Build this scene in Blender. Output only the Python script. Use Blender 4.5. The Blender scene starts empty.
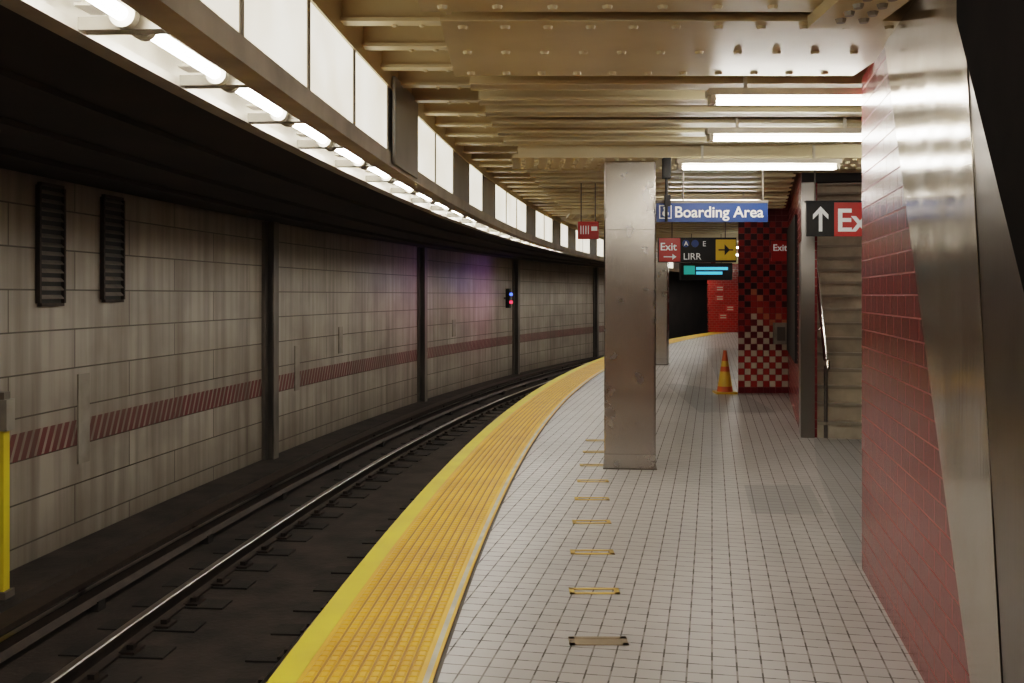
import bpy, math, random
from mathutils import Vector
random.seed(4)
CX, CY = 103.9, -1.1
def P(R, th, z=0.0): return (CX-R*math.cos(th), CY+R*math.sin(th), z)
def th_of(R, Y): return math.asin((Y-CY)/R)
def XR(R, Y): return CX-math.sqrt(R*R-(Y-CY)**2)
def TH(Y): return th_of(105.0, Y)

# ---------------- materials ----------------
def base(name):
    m = bpy.data.materials.new(name); m.use_nodes = True
    nt = m.node_tree; b = nt.nodes['Principled BSDF']
    return m, nt, b
def N(nt, t, **kw):
    n = nt.nodes.new(t)
    for k, v in kw.items(): setattr(n, k, v)
    return n
def c4(c): return (c[0], c[1], c[2], 1)
def mix(nt, fac, a, b, mode='MIX'):
    n = N(nt, 'ShaderNodeMix', data_type='RGBA', blend_type=mode)
    for sock, v in ((0, fac), (6, a), (7, b)):
        if hasattr(v, 'links'): nt.links.new(v, n.inputs[sock])
        elif sock == 0: n.inputs[0].default_value = v
        else: n.inputs[sock].default_value = c4(v)
    return n.outputs[2]
def math_(nt, op, a, b=None, c=None):
    n = N(nt, 'ShaderNodeMath', operation=op)
    for i, v in enumerate((a, b, c)):
        if v is None: continue
        if hasattr(v, 'links'): nt.links.new(v, n.inputs[i])
        else: n.inputs[i].default_value = v
    return n.outputs[0]
def noise(nt, vec, scale, detail=4, mscale=None):
    if mscale:
        mp = N(nt, 'ShaderNodeMapping'); mp.inputs['Scale'].default_value = mscale
        nt.links.new(vec, mp.inputs[0]); vec = mp.outputs[0]
    n = N(nt, 'ShaderNodeTexNoise'); n.inputs['Scale'].default_value = scale; n.inputs['Detail'].default_value = detail
    nt.links.new(vec, n.inputs['Vector']); return n.outputs[0]
def ramp(nt, f, a, b):
    n = N(nt, 'ShaderNodeMapRange'); n.inputs[1].default_value = a; n.inputs[2].default_value = b
    nt.links.new(f, n.inputs[0]); return n.outputs[0]
def bump(nt, b, h, s, d=0.01):
    n = N(nt, 'ShaderNodeBump'); n.inputs['Strength'].default_value = s; n.inputs['Distance'].default_value = d
    nt.links.new(h, n.inputs['Height']); nt.links.new(n.outputs[0], b.inputs['Normal'])

def plain(name, col, rough=0.5, metal=0.0, var=0.25, scale=3.0, mscale=None, bmp=0.0, dark=None, spec=None):
    m, nt, b = base(name)
    tc = N(nt, 'ShaderNodeTexCoord').outputs['Object']
    f = ramp(nt, noise(nt, tc, scale, 6, mscale), 0.35, 0.7)
    d = dark or tuple(x*(1-var) for x in col)
    nt.links.new(mix(nt, f, col, d), b.inputs['Base Color'])
    b.inputs['Roughness'].default_value = rough; b.inputs['Metallic'].default_value = metal
    if spec is not None: b.inputs['Specular IOR Level'].default_value = spec
    if bmp: bump(nt, b, noise(nt, tc, scale*8, 4, mscale), bmp)
    return m
def emit(name, col, s):
    m, nt, b = base(name)
    b.inputs['Base Color'].default_value = c4(col)
    b.inputs['Emission Color'].default_value = c4(col); b.inputs['Emission Strength'].default_value = s
    return m
def tile(name, c1, c2, mortar, w, h, ms=0.006, off=0.5, rough=0.3, coord='UV', rot=0.0, dirt=0.3, bs=0.4, mort2=None):
    m, nt, b = base(name)
    tc = N(nt, 'ShaderNodeTexCoord')
    mp = N(nt, 'ShaderNodeMapping'); mp.inputs['Rotation'].default_value = (0, 0, rot)
    nt.links.new(tc.outputs[coord], mp.inputs[0])
    br = N(nt, 'ShaderNodeTexBrick'); br.offset = off; br.squash = 1
    for k, v in (('Color1', c4(c1)), ('Color2', c4(c2)), ('Mortar', c4(mortar)), ('Scale', 1.0), ('Mortar Size', ms), ('Mortar Smooth', 0.1), ('Brick Width', w), ('Row Height', h)):
        br.inputs[k].default_value = v
    nt.links.new(mp.outputs[0], br.inputs['Vector'])
    if mort2:
        ck = N(nt, 'ShaderNodeTexChecker'); ck.inputs['Scale'].default_value = 1.0/w
        m3 = N(nt, 'ShaderNodeMapping'); m3.inputs['Location'].default_value = (w*.5, h*.5, .02)
        nt.links.new(mp.outputs[0], m3.inputs[0]); nt.links.new(m3.outputs[0], ck.inputs['Vector'])
        f2 = ramp(nt, noise(nt, tc.outputs['Object'], 2.0, 3), .25, .5)
        mcol = mix(nt, math_(nt, 'MULTIPLY', ck.outputs['Fac'], f2), mortar, mort2)
        nt.links.new(mcol, br.inputs['Mortar'])
    col = br.outputs['Color']
    f = ramp(nt, noise(nt, tc.outputs['Object'], 1.3, 7), 0.4, 0.75)
    f = math_(nt, 'MULTIPLY', f, dirt)
    col = mix(nt, f, col, (0.10, 0.09, 0.08))
    if coord == 'Object':
        f = ramp(nt, noise(nt, tc.outputs['Object'], .45, 5), 0.42, 0.62)
        col = mix(nt, math_(nt, 'MULTIPLY', f, .2), col, (0.17, 0.145, 0.12))
    nt.links.new(col, b.inputs['Base Color'])
    r = math_(nt, 'MULTIPLY_ADD', br.outputs['Fac'], 0.4, rough)
    nt.links.new(r, b.inputs['Roughness'])
    inv = math_(nt, 'SUBTRACT', 1.0, br.outputs['Fac'])
    bump(nt, b, inv, bs, 0.004)
    return m

def wall_mat():
    m, nt, b = base('concrete_block_wall')
    tc = N(nt, 'ShaderNodeTexCoord'); uv = tc.outputs['UV']
    br = N(nt, 'ShaderNodeTexBrick'); br.offset = 0.5
    for k, v in (('Color1', c4((.42, .37, .31))), ('Color2', c4((.36, .315, .262))), ('Mortar', c4((.08, .066, .053))), ('Scale', 1.0), ('Mortar Size', .008), ('Brick Width', 2.2), ('Row Height', .40)):
        br.inputs[k].default_value = v
    nt.links.new(uv, br.inputs['Vector'])
    sx = N(nt, 'ShaderNodeSeparateXYZ'); nt.links.new(uv, sx.inputs[0]); u, v = sx.outputs[0], sx.outputs[1]
    s = math_(nt, 'FRACT', math_(nt, 'DIVIDE', math_(nt, 'MULTIPLY_ADD', v, -0.45, u), 0.125))
    s = math_(nt, 'GREATER_THAN', s, 0.35)
    band = math_(nt, 'MULTIPLY', math_(nt, 'GREATER_THAN', v, 1.20), math_(nt, 'LESS_THAN', v, 1.46))
    s = math_(nt, 'MULTIPLY', s, band)
    col = mix(nt, math_(nt, 'MULTIPLY', band, .3), br.outputs['Color'], (.2, .1, .09))
    col = mix(nt, math_(nt, 'MULTIPLY', s, .92), col, (.15, .022, .024))
    st = ramp(nt, noise(nt, uv, 1.0, 8, (6.0, 0.3, 1)), .40, .72)
    col = mix(nt, math_(nt, 'MULTIPLY', st, .6), col, (.095, .074, .058))
    n2 = ramp(nt, noise(nt, uv, 1.1, 6), .42, .68)
    col = mix(nt, math_(nt, 'MULTIPLY', n2, .38), col, (.12, .09, .068))
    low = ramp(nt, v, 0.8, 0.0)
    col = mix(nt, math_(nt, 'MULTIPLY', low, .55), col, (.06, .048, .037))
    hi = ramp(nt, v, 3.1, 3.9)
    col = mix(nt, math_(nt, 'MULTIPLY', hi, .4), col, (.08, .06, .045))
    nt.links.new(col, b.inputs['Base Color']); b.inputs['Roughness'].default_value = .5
    bump(nt, b, math_(nt, 'SUBTRACT', 1.0, br.outputs['Fac']), .5, .01)
    return m
M_wall = wall_mat()
M_floor = tile('platform_floor_tile', (.475, .445, .425), (.43, .405, .385), (.25, .225, .205), .105, .105, .0042, 0.0, .30, 'Object', math.atan(.2), .22, .15, (.07,.058,.05))
M_floorg = tile('grey_floor_tile', (.32, .31, .30), (.28, .27, .265), (.18, .17, .16), .105, .105, .0042, 0.0, .32, 'Object', math.atan(.2), .2, .15)
M_red = tile('red_glazed_tile', (.25, .022, .022), (.19, .017, .018), (.30, .12, .105), .2, .10, .0035, .5, .24, 'UV', 0, .10)
M_redb = tile('bright_red_tile', (.42, .03, .02), (.33, .03, .02), (.3, .15, .12), .2, .10, .004, .5, .25, 'UV', 0, .1)
M_beige = tile('beige_wall_tile', (.4, .36, .3), (.36, .32, .27), (.15, .13, .1), .2, .1, .004, .5, .35, 'UV', 0, .3)

def steel(name, col=(.50, .465, .43), rough=.24, ms=(40, 40, .5), bs=.07, var=.86, wob=.04, scr=.08):
    m, nt, b = base(name)
    tc = N(nt, 'ShaderNodeTexCoord').outputs['Object']
    f = ramp(nt, noise(nt, tc, 1.4, 3, (1, 1, .5)), .3, .7)
    nt.links.new(mix(nt, f, col, tuple(x*var for x in col)), b.inputs['Base Color'])
    b.inputs['Metallic'].default_value = 1
    sc = ramp(nt, noise(nt, tc, 5.0, 9), .45, .85)
    nt.links.new(math_(nt, 'MULTIPLY_ADD', sc, scr, rough), b.inputs['Roughness'])
    b.inputs['Anisotropic'].default_value = .5
    b1 = N(nt, 'ShaderNodeBump'); b1.inputs['Strength'].default_value = wob; b1.inputs['Distance'].default_value = .2
    nt.links.new(noise(nt, tc, 1.2, 1, (1.5, 1.5, .5)), b1.inputs['Height'])
    n = N(nt, 'ShaderNodeBump'); n.inputs['Strength'].default_value = bs; n.inputs['Distance'].default_value = .005
    nt.links.new(noise(nt, tc, 3, 3, ms), n.inputs['Height']); nt.links.new(b1.outputs[0], n.inputs['Normal'])
    nt.links.new(n.outputs[0], b.inputs['Normal'])
    return m
M_steel = steel('brushed_stainless_steel')
M_steelw = steel('stainless_cladding', (.52, .475, .42), .15, (20, 20, .8), .08, .85, .10, .14)
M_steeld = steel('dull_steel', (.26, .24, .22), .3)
M_cream = plain('cream_painted_steel', (.70, .595, .38), .40, 0, .3, 1.4, None, .06, (.54, .44, .26))
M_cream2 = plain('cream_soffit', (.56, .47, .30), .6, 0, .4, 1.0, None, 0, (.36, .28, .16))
M_dark = plain('dark_soffit_and_shade', (.03, .021, .017), .75, 0, .5, 1.2)  # dark brown soffit colour, also used to paint tunnel and stairwell darkness
M_black = plain('black_paint', (.010, .009, .009), .6, 0, .2, 4)
M_blackm = plain('matt_black_brown', (.014, .011, .010), .95, 0, .3, 4, None, 0, None, .05)
M_vent = plain('vent_black', (.01, .009, .008), .6)
M_pil = plain('rusty_steel_post', (.19, .165, .14), .6, 0, .5, 3, (1, 1, .4))
M_bed = plain('trackbed_grime', (.055, .042, .034), .8, 0, .6, 2.5, None, .6)
M_tie = plain('dark_tie', (.034, .027, .022), .8, 0, .4, 6, None, .4)
M_rust = plain('rust_rail', (.05, .034, .025), .6, .3, .4, 8)
M_railtop = plain('polished_rail_head', (.36, .33, .30), .28, 1, .3, 5)
M_yel = plain('tactile_yellow', (.95, .50, .012), .45, 0, .25, 2.2, None, 0, (.80, .39, .012))
M_yel2 = plain('edge_yellow', (.90, .72, .03), .5, 0, .2, 2.2, None, 0, (.78, .58, .025))
M_yline = plain('worn_yellow_tape', (.76, .46, .07), .5, 0, .4, 9, None, 0, (.58, .38, .12))
M_brown = plain('worn_tape', (.30, .22, .13), .6, 0, .3, 9)
M_pale = plain('pale_strip', (.66, .58, .40), .5, 0, .3, 5)
M_conc = plain('platform_concrete', (.14, .12, .10), .8, 0, .4, 2, None, .2)
M_frame = plain('grey_lamp_channel', (.36, .33, .28), .45, .2, .35, 3)
M_frame2 = plain('lamp_cross_member', (.54, .49, .41), .5, 0, .35, 3)
M_white = plain('white_enamel', (.70, .66, .57), .45, 0, .25, 3, None, 0, (.55, .48, .37))
M_refl = plain('aged_reflector', (.46, .42, .34), .5, 0, .3, 2)
M_gpanel = plain('unlit_panel', (.32, .32, .31), .35, 0, .2, 3)
M_tube = emit('fluorescent_tube', (1, .965, .90), 37)
M_tube2 = emit('ceiling_tube', (1, .95, .87), 32)
M_blue = plain('sign_blue', (.010, .045, .20), .4, 0, .1)
M_sred = plain('sign_red', (.50, .028, .018), .4, 0, .1)
M_syel = plain('sign_yellow', (.85, .55, .03), .35, 0, .1)
M_txt = emit('sign_white', (.8, .8, .78), .12)
M_cyan = emit('lcd_cyan', (.10, .60, .95), .8)
M_green = emit('lcd_green', (.03, .3, .25), .5)
M_orange = plain('cone_orange', (.60, .12, .02), .5, 0, .2, 6)
M_coney = plain('cone_reflective_yellow', (.70, .42, .03), .4, 0, .15, 6)
M_step = plain('concrete_step', (.55, .48, .37), .7, 0, .4, 3, None, .2)
M_nose = plain('step_nosing', (.34, .30, .24), .5, .1)
M_rlamp = emit('signal_red', (1, .03, .06), 2.5)
M_blamp = emit('signal_blue', (.06, .12, 1), 2.5)
M_tw = plain('tile_white', (.58, .50, .40), .3, 0, .1); M_tr = plain('tile_darkred', (.17, .012, .013), .3, 0, .2)
M_tr2 = plain('tile_red', (.40, .032, .02), .3, 0, .2); M_tk = plain('tile_maroon', (.07, .010, .012), .3)
M_to = plain('tile_orange', (.55, .20, .09), .3, 0, .2)
M_concl = plain('pale_patch', (.34, .30, .25), .7, 0, .3, 4)
M_yd=plain('tactile_groove', (.50,.22,.008), .6, 0, .3, 5)
def lit_mat():
    m,nt,b=base('lit_diffuser'); tc=N(nt,'ShaderNodeTexCoord').outputs['Object']
    f=ramp(nt,noise(nt,tc,2.2,5),.35,.7)
    col=mix(nt,f,(1,.94,.80),(.80,.70,.54))
    nt.links.new(col,b.inputs['Base Color']); nt.links.new(col,b.inputs['Emission Color']); b.inputs['Emission Strength'].default_value=1.3
    return m
M_lit = lit_mat()

# ---------------- mesh builder ----------------
class MB:
    def __init__(s): s.v=[]; s.f=[]; s.m=[]; s.uv=[]; s.mats=[]
    def mi(s, mat):
        if mat not in s.mats: s.mats.append(mat)
        return s.mats.index(mat)
    def face(s, pts, mat, uv=None):
        i=len(s.v); s.v += [tuple(p) for p in pts]; s.f.append(tuple(range(i, i+len(pts)))); s.m.append(s.mi(mat))
        if uv is None:
            a,b_,c=Vector(pts[0]),Vector(pts[1]),Vector(pts[2]); n=(b_-a).cross(c-a); 
            if abs(n.z)>max(abs(n.x),abs(n.y)): uv=[(p[0],p[1]) for p in pts]
            else:
                t=Vector((-n.y,n.x,0)); t=t.normalized() if t.length>0 else Vector((1,0,0))
                uv=[(Vector((p[0],p[1],0)).dot(t),p[2]) for p in pts]
        s.uv.append(uv)
    def hexa(s, q, mat):
        for a in ((3,2,1,0),(4,5,6,7),(0,1,5,4),(1,2,6,5),(2,3,7,6),(3,0,4,7)):
            s.face([q[i] for i in a], mat)
    def box(s, c, d, mat, rz=0.0, rx=0.0):
        hx,hy,hz=d[0]/2,d[1]/2,d[2]/2; q=[]
        for z in (-hz,hz):
            for x,y in ((-hx,-hy),(hx,-hy),(hx,hy),(-hx,hy)):
                y2=y*math.cos(rx)-z*math.sin(rx); z2=y*math.sin(rx)+z*math.cos(rx)
                q.append((c[0]+x*math.cos(rz)-y2*math.sin(rz), c[1]+x*math.sin(rz)+y2*math.cos(rz), c[2]+z2))
        s.hexa(q, mat)
    def bb(s, x0,x1,y0,y1,z0,z1,mat): s.box(((x0+x1)/2,(y0+y1)/2,(z0+z1)/2),(x1-x0,y1-y0,z1-z0),mat)
    def tube(s, a, b_, r, mat, n=10, r2=None, cap=True):
        a=Vector(a); b_=Vector(b_); d=(b_-a).normalized(); r2=r if r2 is None else r2
        u=d.orthogonal().normalized(); w=d.cross(u)
        A=[a+(u*math.cos(t)+w*math.sin(t))*r for t in [2*math.pi*i/n for i in range(n)]]
        B=[b_+(u*math.cos(t)+w*math.sin(t))*r2 for t in [2*math.pi*i/n for i in range(n)]]
        for i in range(n):
            j=(i+1)%n; s.face([A[i],A[j],B[j],B[i]],mat)
        if cap: s.face(A[::-1],mat); s.face(B,mat)
    def dome(s, c, r, h, mat, n=6, sgn=1):
        rings=[(1,0),(.75,.66),(0,1)]
        pr=None
        for k,hh in rings[:2]:
            R=[(c[0]+r*k*math.cos(2*math.pi*i/n), c[1]+r*k*math.sin(2*math.pi*i/n), c[2]+sgn*h*hh) for i in range(n)]
            if pr:
                for i in range(n):
                    j=(i+1)%n; q=[pr[i],pr[j],R[j],R[i]]; s.face(q if sgn>0 else q[::-1],mat)
            pr=R
        s.face(pr if sgn>0 else pr[::-1],mat)
    def sweep(s, prof, th0, th1, n, mat, closed=True, mats=None):
        k=len(prof); cum=[0]
        for i in range(k):
            a=prof[i]; b_=prof[(i+1)%k]; cum.append(cum[-1]+math.hypot(a[0]-b_[0],a[1]-b_[1]))
        for j in range(n):
            ta=th0+(th1-th0)*j/n; tb=th0+(th1-th0)*(j+1)/n
            for i in range(k if closed else k-1):
                a=prof[i]; b_=prof[(i+1)%k]
                ua=ta*105; ub=tb*105
                mm=mats[i] if mats else mat
                s.face([P(a[0],ta,a[1]),P(a[0],tb,a[1]),P(b_[0],tb,b_[1]),P(b_[0],ta,b_[1])],mm,
                       [(ua,cum[i]),(ub,cum[i]),(ub,cum[i+1]),(ua,cum[i+1])])
        if closed:
            s.face([P(p[0],th0,p[1]) for p in prof],mat); s.face([P(p[0],th1,p[1]) for p in prof][::-1],mat)
    def build(s, name, parent=None, smooth=False, merge=False):
        me=bpy.data.meshes.new(name); me.from_pydata(s.v,[],s.f)
        for m in s.mats: me.materials.append(m)
        me.polygons.foreach_set('material_index', s.m)
        uvl=me.uv_layers.new(name='UVMap'); flat=[c for f in s.uv for p in f for c in p]
        uvl.data.foreach_set('uv', flat)
        if merge:
            import bmesh
            bm=bmesh.new(); bm.from_mesh(me); bmesh.ops.remove_doubles(bm,verts=bm.verts,dist=1e-5); bm.to_mesh(me); bm.free()
        if smooth: me.polygons.foreach_set('use_smooth',[True]*len(me.polygons))
        me.update()
        ob=bpy.data.objects.new(name,me); bpy.context.collection.objects.link(ob)
        if parent: ob.parent=parent
        return ob
def empty(name):
    e=bpy.data.objects.new(name,None); bpy.context.collection.objects.link(e); return e
def text(parent,name,body,size,loc,mat,rz=0.0,bold=0.0,ry=0.0):
    cu=bpy.data.curves.new(name,'FONT'); cu.body=body; cu.size=size; cu.extrude=.001; cu.offset=bold
    cu.materials.append(mat)
    o=bpy.data.objects.new(name,cu); bpy.context.collection.objects.link(o)
    o.location=loc; o.rotation_euler=(math.pi/2,ry,rz); o.parent=parent; return o

T0, T1 = TH(-4), TH(62)
# ---------------- floor ----------------
mb=MB(); n=130
for j in range(n):
    ta=T0+(T1-T0)*j/n; tb=T0+(T1-T0)*(j+1)/n
    a=P(104.34,ta); b_=P(104.34,tb)
    mb.face([a,(14.5,a[1],0),(14.5,b_[1],0),b_],M_floor)
mb.build('floor')
mb=MB()
mb.sweep([(104.34,-.003),(105.03,-.003),(105.03,-.22),(104.8,-.26),(104.8,-1.15),(104.34,-1.15)],T0,T1,130,M_conc)
mb.build('platform_edge_slab')
mb=MB()
mb.sweep([(104.40,-.002),(104.40,.004),(104.92,.004),(104.92,-.002)],T0,T1,150,M_yel)
mb.sweep([(104.92,-.002),(104.92,.006),(105.04,.006),(105.04,-.03)],T0,T1,150,M_yel2)
mb.sweep([(104.36,-.002),(104.36,.005),(104.375,.005),(104.375,-.002)],T0,T1,150,M_yel)
mb.sweep([(104.375,-.002),(104.375,.005),(104.40,.005),(104.40,-.002)],T0,T1,150,M_pale)
pitch=.06
for k in range(9):
    R=104.445+k*.054
    Y=1.5
    while Y<26:
        t=th_of(R,Y); c=P(R,t,.004); h=.006; r=.021
        q=[]
        for rr,z,ll in ((r,0,.027),(r*.6,h,.022)):
            for sx,sy in ((-1,-1),(1,-1),(1,1),(-1,1)):
                dx=sx*rr; dy=sy*ll
                q.append((c[0]+dx*math.cos(t)+dy*math.sin(t), c[1]-dx*math.sin(t)+dy*math.cos(t), c[2]+z))
        for a in ((4,5,6,7),(0,1,5,4),(1,2,6,5),(2,3,7,6),(3,0,4,7)): mb.face([q[i] for i in a],M_yel)
        Y+=pitch
    if k<8: mb.sweep([(R+.022,.0045),(R+.032,.0045)],TH(1.5),TH(26),60,M_yd,closed=False)
mb.build('tactile_warning_strip')
mb=MB()
for i,Y in enumerate((4.62,5.4,6.22,7.05,7.85,8.6,9.4,10.2,11.0)):
    R=103.66; t=th_of(R,Y); c=P(R,t,.002); m=M_brown if i==0 else M_yline
    w,d=.27,.11
    for (dx,dy,sx,sy) in ((0,d/2-.014,w,.028),(0,-d/2+.014,w,.028),(-w/2+.014,0,.028,d),(w/2-.014,0,.028,d)):
        mb.box((c[0]+dx,c[1]+dy,.0022),(sx,sy,.003),m,0)
    if i==0: mb.box((c[0],c[1],.0012),(w*.9,d*.8,.0015),M_brown)
mb.build('floor_tape_marks')
mb=MB()
def inl(pts,z=.003): mb.face([(x,y,z) for x,y in pts],M_floorg)
inl([(2.03,5.95),(2.9,5.95),(4.9,10.85),(3.35,11.1),(2.75,9.0)])
inl([(1.75,7.3),(2.28,7.3),(2.5,8.4),(1.95,8.4)],.002)
inl([(2.55,13.6),(3.6,13.6),(3.75,16.2),(3.0,18),(2.75,18)])
inl([(3.9,19),(6,19),(8,30),(5.8,30)])
mb.build('floor_inlay_grey')

# ---------------- track ----------------
mb=MB(); mb.sweep([(104.7,-1.10),(105.3,-1.075),(106.5,-1.08),(107.7,-1.075),(108.4,-1.07),(109.0,-1.05),(109.2,-1.3),(104.7,-1.3)],T0,T1,120,M_bed)
mb.build('trackbed_ground')
trk=empty('railway_track')
def rail(R,name):
    mb=MB(); z=-1.07
    pr=[(R-.07,z),(R+.07,z),(R+.07,z+.015),(R+.012,z+.035),(R+.012,z+.10),(R+.036,z+.115),(R+.036,z+.14),(R+.028,z+.148),(R-.028,z+.148),(R-.036,z+.14),(R-.036,z+.115),(R-.012,z+.10),(R-.012,z+.035),(R-.07,z+.015)]
    mt=[M_rust]*14; mt[6]=mt[7]=mt[8]=M_railtop
    mb.sweep(pr,T0,T1,150,M_rust,mats=mt); mb.build(name,trk)
rail(105.78,'near_rail'); rail(107.2,'far_rail')
mb=MB(); Y=-3
while Y<55:
    t=th_of(106.5,Y)
    for R in (105.78,107.2):
        c=P(R,t,-1.11); mb.box(c,(.8,.24,.09),M_tie,-t)
        c=P(R,t,-1.058); mb.box(c,(.34,.18,.025),M_rust,-t)
        for d in (-.11,.11): 
            c=P(R+d,t,-1.035); mb.box(c,(.05,.07,.05),M_rust,-t)
    Y+=.58
mb.build('ties',trk)
tr=empty('third_rail'); mb=MB(); R=107.88
mb.sweep([(R-.06,-1.0),(R+.06,-1.0),(R+.02,-.95),(R+.03,-.87),(R-.03,-.87),(R-.02,-.95)],T0,T1,140,M_rust,mats=[M_rust,M_rust,M_rust,M_railtop,M_rust,M_rust])
mb.build('conductor',tr)
mb=MB(); mb.sweep([(R-.10,-.78),(R+.13,-.78),(R+.13,-.75),(R-.10,-.74)],T0,T1,140,M_rust)
Y=-3
while Y<55:
    t=th_of(R,Y); mb.box(P(R+.11,t,-.93),(.03,.06,.34),M_rust,-t); mb.box(P(R,t,-1.05),(.14,.12,.12),M_tie,-t); Y+=2.3
mb.build('cover_board',tr)
mb=MB(); mb.sweep([(108.44,-1.09),(108.985,-1.09),(108.985,-.93),(108.47,-.93)],T0,T1,120,M_bed)
mb.sweep([(108.32,-1.08),(108.42,-1.08),(108.42,-.99),(108.32,-.99)],T0,T1,120,M_rust)
mb.build('cable_trough',trk)

# ---------------- left wall ----------------
Tw=TH(47)
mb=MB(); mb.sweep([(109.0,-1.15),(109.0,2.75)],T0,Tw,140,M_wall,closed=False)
mb.sweep([(109.0,-1.15),(109.0,2.75)],Tw,T1,20,M_dark,closed=False)  # dark colour paints the unlit tunnel's shade onto the far wall
mb.build('wall_left')
posts=empty('wall_posts'); 
mb=MB()
for Y in (-3,6.5,15.5,23.8,32.0,41.0):
    t=th_of(109,Y)
    mb.box(P(108.97,t,.9),(.05,.28,3.66),M_pil,-t)
    mb.box(P(108.90,t,.9),(.12,.03,3.66),M_pil,-t)
    mb.box(P(108.83,t,.9),(.03,.2,3.66),M_pil,-t)
mb.build('wall_steel_post',posts)
def vent(Y0,Y1,z0,z1):
    e=empty('wall_vent'); mb=MB(); ta=th_of(109,Y0); tb=th_of(109,Y1)
    mb.sweep([(108.985,z0),(108.985,z1)],ta,tb,1,M_vent,closed=False)
    fr=.03/105
    for a,b_ in ((ta-fr,ta),(tb,tb+fr)): mb.sweep([(108.995,z0),(108.95,z0),(108.95,z1),(108.995,z1)],a,b_,1,M_rust)
    mb.sweep([(108.995,z1),(108.95,z1),(108.95,z1+.03),(108.995,z1+.03)],ta,tb,1,M_rust)
    mb.sweep([(108.995,z0),(108.95,z0),(108.95,z0-.03),(108.995,z0-.03)],ta,tb,1,M_rust)
    z=z0+.04
    while z<z1-.03:
        mb.sweep([(108.985,z+.03),(108.955,z),(108.955,z+.012),(108.985,z+.042)],ta,tb,1,M_pil); z+=.085
    mb.build('louvre',e)
vent(9.62,10.02,1.52,2.66); vent(10.82,11.22,1.55,2.66)
mb=MB()
for Y,w,z0,z1 in ((10.45,.22,-.15,.78),(16.8,.2,.0,.75),(18.9,.2,.5,1.0),(26.5,.3,.5,.95)):
    t=th_of(109,Y); mb.box(P(108.99,t,(z0+z1)/2),(.015,w,z1-z0),M_concl,-t)
mb.build('wall_junction_panels')
ps=empty('yellow_marker_post'); mb=MB()
c=(-4.27,8.35)
mb.box((c[0],c[1],-.10),(.1,.1,1.6),M_yel2); mb.box((c[0],c[1],-.895),(.16,.16,.06),M_conc)
mb.box((c[0]+.0,c[1],.60),(.17,.14,.26),M_frame); mb.box((c[0],c[1],.76),(.11,.1,.06),M_pil)
mb.build('post',ps)
sg=empty('tunnel_signal'); t=th_of(108.6,30.9); mb=MB()
mb.box(P(108.85,t,1.5),(.12,.16,.6),M_black,-t)
mb.box(P(108.93,t,1.5),(.1,.06,.06),M_pil,-t)
for z,m in ((1.62,M_blamp),(1.38,M_rlamp)):
    a=Vector(P(108.8,t,z)); d=Vector((.35,-1,0)).normalized()
    mb.tube(a+d*.08,a+d*.14,.05,m,14)
    mb.tube(a+d*.04,a+d*.11,.065,M_black,14)
mb.build('signal_head',sg)
for z,colr,pw,yy in ((1.95,(.14,.2,1),18,28.8),(1.35,(1,.07,.12),15,28.8),(1.9,(.2,.24,1),9,23.5),(1.3,(1,.1,.15),8,23.5)):  # added spots hung off the wall, throwing a red and blue glow on it
    L=bpy.data.lights.new('added_wall_glow','SPOT'); L.color=colr; L.energy=pw; L.shadow_soft_size=.06; L.spot_size=math.radians(140); L.spot_blend=1
    o=bpy.data.objects.new('added_wall_glow',L); bpy.context.collection.objects.link(o); o.location=P(107.6,th_of(107.6,yy),z); o.parent=sg
    d=Vector(P(109,th_of(109,yy),z))-Vector(o.location); o.rotation_euler=d.to_track_quat('-Z','Y').to_euler()

# ---------------- ceilings ----------------
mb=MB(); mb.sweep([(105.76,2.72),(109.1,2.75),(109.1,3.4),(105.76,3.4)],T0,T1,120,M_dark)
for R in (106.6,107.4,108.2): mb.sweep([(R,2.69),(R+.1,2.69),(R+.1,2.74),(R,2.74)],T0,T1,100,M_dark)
mb.build('ceiling_track')
def FX(Y): return 3.25+.245*(Y-11.2)
mb=MB()
for j in range(-8,124):
    y0=j*.5; y1=y0+.5
    if y1>60: break
    xl0,xl1=XR(105.9,y0),XR(105.9,y1)
    if 11.2<y0+.25<17.5:
        for a0,a1,b0,b1 in ((xl0,FX(y0),xl1,FX(y1)),(FX(y0)+1.75,14.5,FX(y1)+1.75,14.5)):
            mb.face([(a0,y0,3.3),(b0,y1,3.3),(b1,y1,3.3),(a1,y0,3.3)],M_cream2)
    else: mb.face([(xl0,y0,3.3),(xl1,y1,3.3),(14.5,y1,3.3),(14.5,y0,3.3)],M_cream2)
mb.build('ceiling')
beams=MB(); riv=MB()
def rivrow(x0,x1,y,z,sp=.13):
    x=x0
    while x<x1: riv.dome((x,y,z),.024,.022,M_cream,8,-1); x+=sp
def girder(y0,y1,xr,z=2.86,rows=2,sp=.16):
    xl=XR(104.42,(y0+y1)/2)
    beams.bb(xl,xr,y0,y1,z,z+.03,M_cream)
    for y in (y0+.06,y1-.06): beams.bb(xl+.05,xr,y-.015,y+.015,z+.03,3.3,M_cream)
    for i in range(rows):
        rivrow(xl+.1,xr-.05,y0+.09+(y1-y0-.18)*i/max(1,rows-1),z,sp)
def ibeam(y,xr,z=2.9,w=.2):
    xl=XR(104.42,y)
    beams.bb(xl,xr,y-w/2,y+w/2,z,z+.022,M_cream); beams.bb(xl,xr,y-.012,y+.012,z,3.3,M_cream)
for Y in (-2.4,1.0): girder(Y,Y+.8,4.5)
girder(3.2,4.45,1.70,2.86,4,.24)
girder(4.6,5.75,1.96,2.86,3,.20)
for y in (6.25,6.75,7.2,7.65,8.1,8.55): ibeam(y,4.6)
girder(8.95,9.75,4.6,2.83,4,.12)
y=10.2
while y<15.4: ibeam(y,FX(y)-.1 if y>11.1 else 4.6,2.92); y+=.5
girder(15.6,16.5,3.6,2.86,4,.12)
y=17.2
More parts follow.
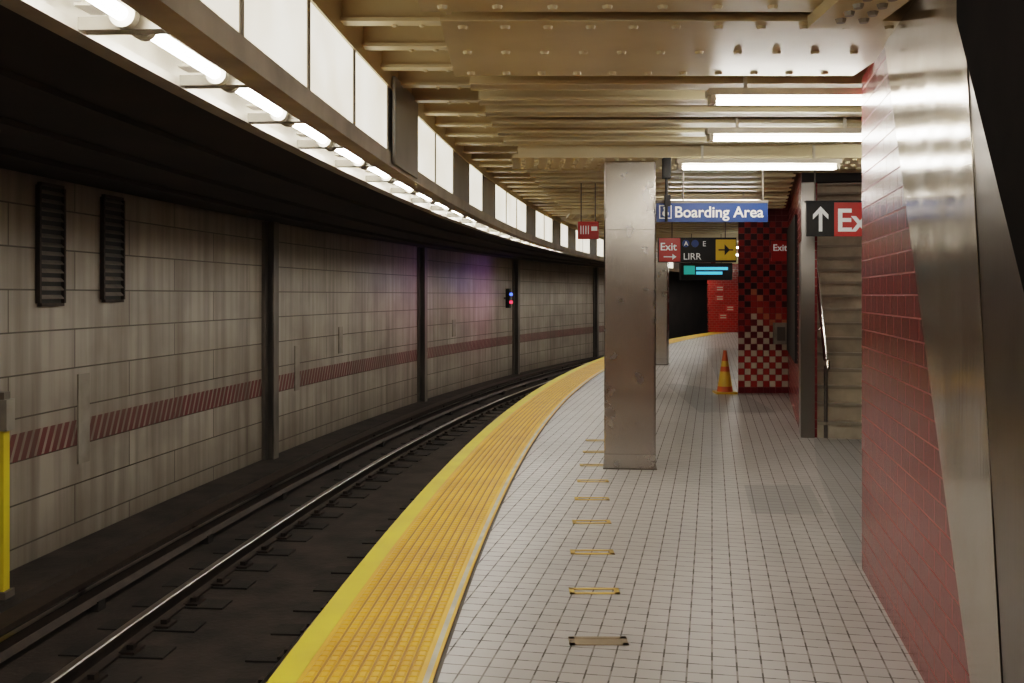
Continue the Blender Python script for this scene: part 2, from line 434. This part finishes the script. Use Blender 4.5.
while y<22: ibeam(y,9,2.92); y+=.6
girder(22.4,23.4,9.5,2.84,4,.14)
y=24
while y<42: ibeam(y,11,2.92); y+=.9
y=1.6
while y<30:
    a=XR(105.06,y); b_=XR(104.3,y)
    beams.bb(a,b_,y-.05,y+.05,3.08,3.1,M_cream); beams.bb(a,b_,y-.01,y+.01,3.1,3.3,M_cream)
    beams.bb(b_-.1,b_+.02,y-.09,y+.09,3.0,3.3,M_cream)
    for dx in (.15,.3,.45):
        riv.dome((b_-dx,y+.03,3.08),.018,.015,M_cream,6,-1)
    y+=.55
beams.bb(1.33,1.62,1.5,4.5,2.80,2.855,M_cream)
yy=1.6
while yy<4.45:
    for x in (1.43,1.53): riv.dome((x,yy,2.80),.025,.025,M_frame,8,-1)
    yy+=.11
cs=empty('ceiling_steelwork'); beams.build('beams',cs); riv.build('rivets',cs,smooth=False)

# ---------------- lamp valance ----------------
lv=empty('platform_edge_light_valance')
mb=MB()
mb.sweep([(105.76,2.60),(105.76,3.3),(105.72,3.3),(105.72,2.64),(105.66,2.64),(105.66,2.60)],T0,T1,140,M_frame)
mb.sweep([(105.03,2.48),(105.15,2.48),(105.15,2.50),(105.09,2.52),(105.09,2.58),(105.03,2.58)],T0,T1,140,M_frame2)
mb.sweep([(105.03,3.02),(105.09,3.02),(105.09,3.3),(105.03,3.3)],T0,T1,140,M_cream)
mb.build('channels',lv)
mb=MB(); mb.sweep([(105.11,2.86),(105.2,2.90),(105.6,2.90),(105.71,2.80),(105.71,2.84),(105.6,2.94),(105.2,2.94),(105.11,2.90)],T0,T1,140,M_refl); mb.build('reflector',lv)
mb=MB(); tb_=MB(); pn=MB()
Y=-3.2
while Y<52:
    t=th_of(105,Y); tn=th_of(105,Y+1.0) if Y+1<60 else t
    arc=(tn-t)
    for z0,z1,w in ((2.69,2.70,.14),(2.70,2.84,.014)):
        mb.box(P(105.405,t,(z0+z1)/2),(.51,w,z1-z0),M_frame2,-t)
    for tt in (t-.035/105,t+.035/105): mb.box(P(105.405,tt,2.63),(.51,.010,.05),M_frame,-t)
    mb.box(P(105.06,t,2.8),(.04,.05,.5),M_frame,-t)
    R=105.46
    a=P(R,t+arc*.12,2.645); b_=P(R,t+arc*.88,2.645)
    tb_.tube(a,b_,.028,M_tube,12)
    for tt in (t+arc*.085,t+arc*.915):
        mb.box(P(R,tt,2.74),(.06,.04,.16),M_frame,-tt)
        q=Vector(P(R,tt,2.645)); dr=Vector((math.sin(tt),math.cos(tt),0)); mb.tube(q-dr*.022,q+dr*.022,.05,M_frame,16)
    mb.box(P(R,t+arc*.5,2.82),(.13,.8,.07),M_white,-(t+arc*.5))
    i=round(Y+3.2)
    lit = i<=9 or (i in (11,12,14,16,17,18,20,21,23,25,26,28,30,31,33,35,37,39))
    d=.02/105
    pn.sweep([(105.045,2.585),(105.07,2.585),(105.07,3.02),(105.045,3.02)],t+d,tn-d,1,M_lit if lit else M_gpanel)
    if i==10 : pn.box(P(105.01,t+arc*.5,2.80),(.02,.9,.6),M_gpanel,-t-arc*.5)
    Y+=1.0
mb.build('lamp_frames',lv); tb_.build('fluorescent_tubes',lv,smooth=False); pn.build('diffuser_panels',lv)

# ---------------- ceiling fixtures ----------------
def fixture(x,y,z=2.78,L=1.2,top=2.9):
    e=empty('ceiling_strip_light'); mb=MB()
    mb.box((x+L/2,y,z+.05),(L+.06,.12,.04),M_white)
    mb.tube((x+.03,y,z),(x+L-.03,y,z),.02,M_tube2,10)
    for xx in (x,x+L): mb.box((xx,y,z+.01),(.03,.10,.06),M_white)
    for xx in (x+.2,x+L-.2): mb.box((xx,y,(z+.06+3.3)/2),(.02,.02,3.3-z-.06),M_white)
    mb.build('strip_light_body',e)
fixture(1.2,6.0,2.76); fixture(1.47,7.42,2.76); fixture(1.47,8.78,2.72,1.38); fixture(.1,2.4,2.76)
fixture(3.0,8.35,2.72)
for x,y in ((2.0,12.95),(4.8,20.1),(5.5,25.4),(6.5,30.0),(8.6,36),(9.5,40)): fixture(x,y,2.80)  # further strip lights added to light the far platform

# ---------------- columns ----------------
def column(R,Y,w=.47):
    e=empty('steel_clad_column'); mb=MB(); t=th_of(R,Y); c=P(R,t)
    mb.box((c[0],c[1],1.415),(w,w,2.83),M_steel,-t)
    ob=mb.build('column_cladding',e,merge=True)
    bv=ob.modifiers.new('bevel','BEVEL'); bv.width=.012; bv.segments=2
    mb=MB(); mb.box((c[0],c[1],.006),(w+.02,w+.02,.012),M_pil,-t)
    for z in (.14,2.2):mb.box((c[0],c[1],z),(w+.002,w+.002,.003),M_steeld,-t)
    mb.build('column_trim',e)
column(103.33,9.4); column(103.4,16.1); column(103.4,23.1)
mb=MB(); mb.tube((1.39,9.0,2.26),(1.39,9.0,2.83),.014,M_black); mb.box((1.39,9.0,2.74),(.07,.08,.18),M_black); mb.box((1.40,9.0,2.45),(.05,.05,.1),M_black)
mb.build('column_conduit')

# ---------------- red tile wall, right foreground ----------------
def WX(Y): return 2.05+.2*(Y-5.86)
def WP(Y,z,off=0.0):
    nx,ny=-.981*off,.196*off
    return (WX(Y)+nx, Y+ny, z)
mb=MB(); ys,ye=-4,5.86; th=.3
q=[WP(ys,0),(WX(ys)+th,ys,0),(WX(ye)+th,ye,0),WP(ye,0)]
mb.hexa([*q]+[(p[0],p[1],2.87) for p in q],M_red)
mb.build('wall_right')
cl=empty('wall_steel_cladding')
def slab(pts,o0,o1,mat,name):
    mb=MB(); A=[WP(y,z,o0) for y,z in pts]; B=[WP(y,z,o1) for y,z in pts]; mb.face(B,mat); 
    for i in range(len(pts)):
        j=(i+1)%len(pts); mb.face([A[i],A[j],B[j],B[i]],mat)
    mb.build(name,cl)
slab([(5.02,2.86),(3.16,0.003),(2.90,0.003),(3.50,2.86)],0,.012,M_steelw,'diagonal_panel')
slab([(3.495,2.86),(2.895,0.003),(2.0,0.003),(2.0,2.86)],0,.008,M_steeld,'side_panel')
slab([(3.46,2.86),(3.46,2.55),(2.80,1.72),(2.2,.95),(1.2,.95),(1.2,2.86)],.013,.03,M_blackm,'black_stringer')

# ---------------- stairs ----------------
st=empty('platform_staircase'); D=Vector((.238,.971,0)); Nn=Vector((.971,-.238,0)); O=Vector((3.42,11.2,0)); W=1.45
rs,rn=.178,.28
mb=MB()
for i in range(19):
    a=O+D*(i*rn); b_=a+D*(rn+.0); z0,z1=i*rs,(i+1)*rs
    q=[a,a+Nn*W,b_+Nn*W,b_]
    zb=max(0,z0-.25)
    mb.hexa([(p.x,p.y,zb) for p in q]+[(p.x,p.y,z1) for p in q],M_step)
    a2=a-D*.02; q=[a2,a2+Nn*W,a2+D*.07+Nn*W,a2+D*.07]
    mb.hexa([(p.x,p.y,z1-.03) for p in q]+[(p.x,p.y,z1+.004) for p in q],M_nose)
a=O+D*(19*rn); b_=a+D*2
q=[a,a+Nn*W,b_+Nn*W,b_]; mb.hexa([(p.x,p.y,3.1) for p in q]+[(p.x,p.y,3.38) for p in q],M_step)
mb.build('steps',st)
mb=MB()
def obox(o,a0,a1,n0,n1,z0,z1,mat):
    q=[o+D*a0+Nn*n0,o+D*a0+Nn*n1,o+D*a1+Nn*n1,o+D*a1+Nn*n0]; mb.hexa([(p.x,p.y,z0) for p in q]+[(p.x,p.y,z1) for p in q],mat)
obox(O,.02,5.22,-.17,-.001,0,5.5,M_red)
obox(O,.02,7.3,W+.001,W+.15,0,5.5,M_beige)
obox(O,0,7.3,-.17,W+.15,5.5,5.6,M_dark)  # dark roof, header and upper walls: stairwell gloom put into the colour
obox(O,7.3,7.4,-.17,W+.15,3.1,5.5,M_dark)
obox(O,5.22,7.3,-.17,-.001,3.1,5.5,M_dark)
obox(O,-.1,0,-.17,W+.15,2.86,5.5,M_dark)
mb.build('stair_enclosure',st)
mb=MB()
obox(O,-.03,.02,-.17,-.03,0,2.86,M_steeld)
obox(O,-.02,.5,-.18,-.17,0,2.2,M_steeld)
mb.build('end_cap',st)
mb=MB(); zo=.88
def hp(a,n,z): p=O+D*a+Nn*n; return (p.x,p.y,z)
for n_ in (.09,W-.09):
    pts=[hp(-.35,n_,.80),hp(-.32,n_,zo),hp(.05,n_,zo),hp(5.3,n_,zo+5.25*rs/rn)]
    for i in range(3): mb.tube(pts[i],pts[i+1],.024,M_steelw,10)
    s_=-.09 if n_<.5 else .09
    for aa in (.6,3,4.8): mb.tube(hp(aa,n_,zo+(aa-.05)*rs/rn-.02),hp(aa,n_+s_,zo+(aa-.05)*rs/rn-.06),.01,M_steel,8)
    mb.tube(hp(-.35,n_,.8),hp(.0,n_,.8),.018,M_steelw,8)
    mb.tube(hp(.0,n_,.8),hp(.0,n_,.001),.022,M_steeld,8)
mb.build('handrail',st)
def ofix(a0,a1,n0,z):
    mb=MB()
    p=O+D*a0+Nn*n0; q=O+D*a1+Nn*n0
    mb.tube((p.x,p.y,z),(q.x,q.y,z),.02,M_tube2,8)
    c=(p+q)/2+Nn*.05; mb.box((c.x,c.y,z),(.08,(q-p).length+.05,.1),M_white,-math.atan2(.238,.971))
    mb.build('added_stair_light',st)
ofix(1.0,2.2,W-.10,2.9); ofix(3.4,4.6,W-.10,4.4)  # tubes added to brighten the steps
mb=MB(); p=[O+D*1.2+Nn*-.172,O+D*4.6+Nn*-.172]
q=[p[0],p[0]+Nn*-.03,p[1]+Nn*-.03,p[1]]
mb.hexa([(a.x,a.y,.75) for a in q]+[(a.x,a.y,2.6) for a in q],M_black); mb.build('black_notice_frame')

# ---------------- checkered pillar ----------------
pl=empty('checkered_tile_pillar'); x0,x1,yf=3.69,4.50,16.3
mb=MB(); q=[(x0,yf+.012),(x1,yf+.012),(x1+.3,yf+1.2),(x0+.34,yf+1.2)]
mb.hexa([(a,b_,0) for a,b_ in q]+[(a,b_,3.3) for a,b_ in q],M_red)
nc,nr=8,33; cw=(x1-x0)/nc; ch=.1
for i in range(nc):
    for j in range(nr):
        par=(i+j)%2; lim=13.5-i*.7 if i>1 else 9+i*2
        if j==0 or j>=28: m=M_tr
        elif j<lim:
            m=M_tw if par==0 else (M_tr if j>6 else M_tr2)
        elif j<lim+4 and i>1: m=M_to if (par==0 and random.random()<.8) else M_tr2
        else:
            r=random.random(); m=(M_tr2 if par==0 else (M_tr if r<.5 else M_tk))
        g=.004
        mb.bb(x0+i*cw+g,x0+(i+1)*cw-g,yf,yf+.012,j*ch+g,(j+1)*ch-g if j<32 else 3.3,m)
mb.build('pillar_body',pl)
# ---------------- far walls ----------------
mb=MB(); mb.bb(8.45,14.5,43,43.3,0,3.3,M_redb); mb.build('wall_back')
mb=MB(); mb.bb(14.4,14.6,-4,43.3,0,3.3,M_beige); mb.build('wall_side')
mb=MB(); mb.bb(-6,14.6,-4.2,-4,-1.2,3.4,M_beige); mb.build('wall_front')
mb=MB(); 
for x,z in ((8.75,1.75),(8.75,1.35),(9.2,.9),(8.9,.55)):
    mb.bb(x,x+.35,42.96,43,z,z+.25,M_sred)
    for k in range(2): mb.bb(x+.05,x+.3,42.95,42.96,z+.05+k*.1,z+.10+k*.1,M_tw)
mb.build('wall_notice_signs')

# ---------------- signs ----------------
def hang(mb,xs,y,z0,z1):
    for x in xs: mb.tube((x,y,z0),(x,y,z1),.008,M_pil,8)
sg=empty('boarding_area_sign'); mb=MB(); y=9.05
mb.bb(1.305,2.31,y-.02,y+.02,2.26,2.44,M_blue); mb.bb(1.30,2.315,y-.025,y+.025,2.43,2.455,M_pil); hang(mb,(2.27,1.55),y,2.44,2.83)
mb.bb(1.33,1.44,y-.023,y-.019,2.29,2.41,M_txt); mb.bb(1.337,1.433,y-.026,y-.022,2.297,2.403,M_blue)
mb.tube((1.385,y-.028,2.335),(1.385,y-.025,2.335),.028,M_txt,14); mb.tube((1.375,y-.028,2.385),(1.375,y-.025,2.385),.01,M_txt,8); mb.bb(1.37,1.382,y-.028,y-.026,2.345,2.38,M_txt)
mb.build('sign_panel',sg); text(sg,'lettering','Boarding Area',.138,(1.465,y-.024,2.303),M_txt,bold=.002)
e=empty('exit_direction_sign'); mb=MB(); y=15.0
mb.bb(2.19,3.36,y-.03,y+.03,2.09,2.46,M_black); mb.bb(2.20,2.52,y-.034,y-.03,2.10,2.45,M_sred); mb.bb(3.05,3.35,y-.034,y-.03,2.12,2.43,M_syel); hang(mb,(2.4,3.2),y,2.46,2.95)
mb.bb(2.27,2.41,y-.038,y-.034,2.165,2.18,M_txt); mb.face([(2.40,y-.038,2.13),(2.46,y-.038,2.172),(2.40,y-.038,2.215)],M_txt)
mb.bb(3.09,3.31,y-.038,y-.034,2.265,2.285,M_black); mb.face([(3.18,y-.039,2.36),(3.18,y-.039,2.19),(3.26,y-.039,2.275)],M_black)
for x,m in ((2.60,M_blue),(2.74,M_blue)): mb.tube((x,y-.038,2.37),(x,y-.03,2.37),.055,m,16)
mb.build('sign_panel',e)
text(e,'exit_text','Exit',.16,(2.215,y-.036,2.27),M_txt,bold=.002); text(e,'line_text','LIRR',.14,(2.56,y-.036,2.13),M_txt); 
text(e,'a_text','A',.09,(2.575,y-.04,2.34),M_txt); text(e,'e_text','E',.11,(2.85,y-.036,2.33),M_txt)
e=empty('train_arrival_display'); mb=MB(); y=22
mb.bb(3.70,4.82,y-.12,y+.12,1.93,2.30,M_black); mb.bb(3.76,4.0,y-.13,y-.12,2.05,2.24,M_green)
mb.bb(4.03,4.72,y-.13,y-.12,2.15,2.21,M_cyan); mb.bb(4.03,4.60,y-.13,y-.12,2.05,2.11,M_cyan)
hang(mb,(3.95,4.6),y,2.3,3.0)
mb.build('display_case',e)
e=empty('exit_up_sign'); mb=MB(); y=10.4
mb.bb(3.06,3.345,y-.02,y+.02,2.21,2.56,M_black); mb.bb(3.345,4.05,y-.02,y+.02,2.21,2.56,M_sred); mb.bb(3.05,4.06,y-.03,y+.03,2.56,2.58,M_black); hang(mb,(3.15,3.95),y,2.58,2.95)
mb.bb(3.185,3.22,y-.024,y-.02,2.26,2.46,M_txt)
for s in (-1,1): mb.face([(3.2025,y-.024,2.52),(3.2025,y-.024,2.465),(3.2025+s*.08,y-.024,2.385),(3.2025+s*.08,y-.024,2.435)],M_txt)
mb.build('sign_panel',e); text(e,'exit_text','Exit',.33,(3.365,y-.023,2.265),M_txt,bold=.006)
e=empty('pillar_exit_sign'); mb=MB(); y=16.26
mb.bb(4.22,4.5,y,y+.04,2.15,2.48,M_sred); mb.build('sign_panel',e); text(e,'exit_text','Exit',.15,(4.24,y-.002,2.32),M_txt,bold=.002)
mb=MB(); mb.bb(4.25,4.48,16.22,16.29,.8,1.15,M_frame); mb.bb(4.3,4.43,16.21,16.22,.86,1.08,M_conc); mb.build('pillar_call_box')
e=empty('red_hanging_sign'); mb=MB(); y=12.0
mb.bb(.79,1.04,y-.02,y+.02,2.27,2.48,M_sred); hang(mb,(.83,1.0),y,2.48,2.95)
for k in range(4): mb.bb(.82+k*.03,.83+k*.03,y-.024,y-.02,2.33,2.43,M_txt)
mb.bb(.95,1.02,y-.024,y-.02,2.37,2.42,M_txt); mb.build('sign_panel',e)

# ---------------- cone ----------------
e=empty('traffic_cone'); mb=MB(); c=(3.46,16.25)
mb.box((c[0],c[1],.018),(.34,.34,.036),M_coney)
prof=[(.13,.036),(.115,.12),(.10,.22),(.078,.36),(.066,.44),(.052,.53),(.034,.64),(.026,.70)]
ms=[M_orange,M_coney,M_coney,M_orange,M_coney,M_orange,M_orange]
for i in range(7): mb.tube((c[0],c[1],prof[i][1]),(c[0],c[1],prof[i+1][1]),prof[i][0],ms[i],24,prof[i+1][0],cap=(i==6))
mb.build('cone_body',e)

# ---------------- world / camera ----------------
w=bpy.data.worlds.new('world'); bpy.context.scene.world=w; w.use_nodes=True
w.node_tree.nodes['Background'].inputs[0].default_value=(.9,.85,.8,1); w.node_tree.nodes['Background'].inputs[1].default_value=.01
try:
    bpy.context.scene.view_settings.view_transform='Filmic'
    bpy.context.scene.view_settings.look='Medium High Contrast'
    bpy.context.scene.view_settings.exposure=0.35
except Exception as ex: print(ex)
cam=bpy.data.cameras.new('camera'); co=bpy.data.objects.new('camera',cam); bpy.context.collection.objects.link(co)
co.location=(0,0,1.6); co.rotation_euler=(math.pi/2,0,0); cam.sensor_width=36; cam.lens=35.156; cam.shift_y=-.0454; cam.clip_start=.05
bpy.context.scene.camera=co
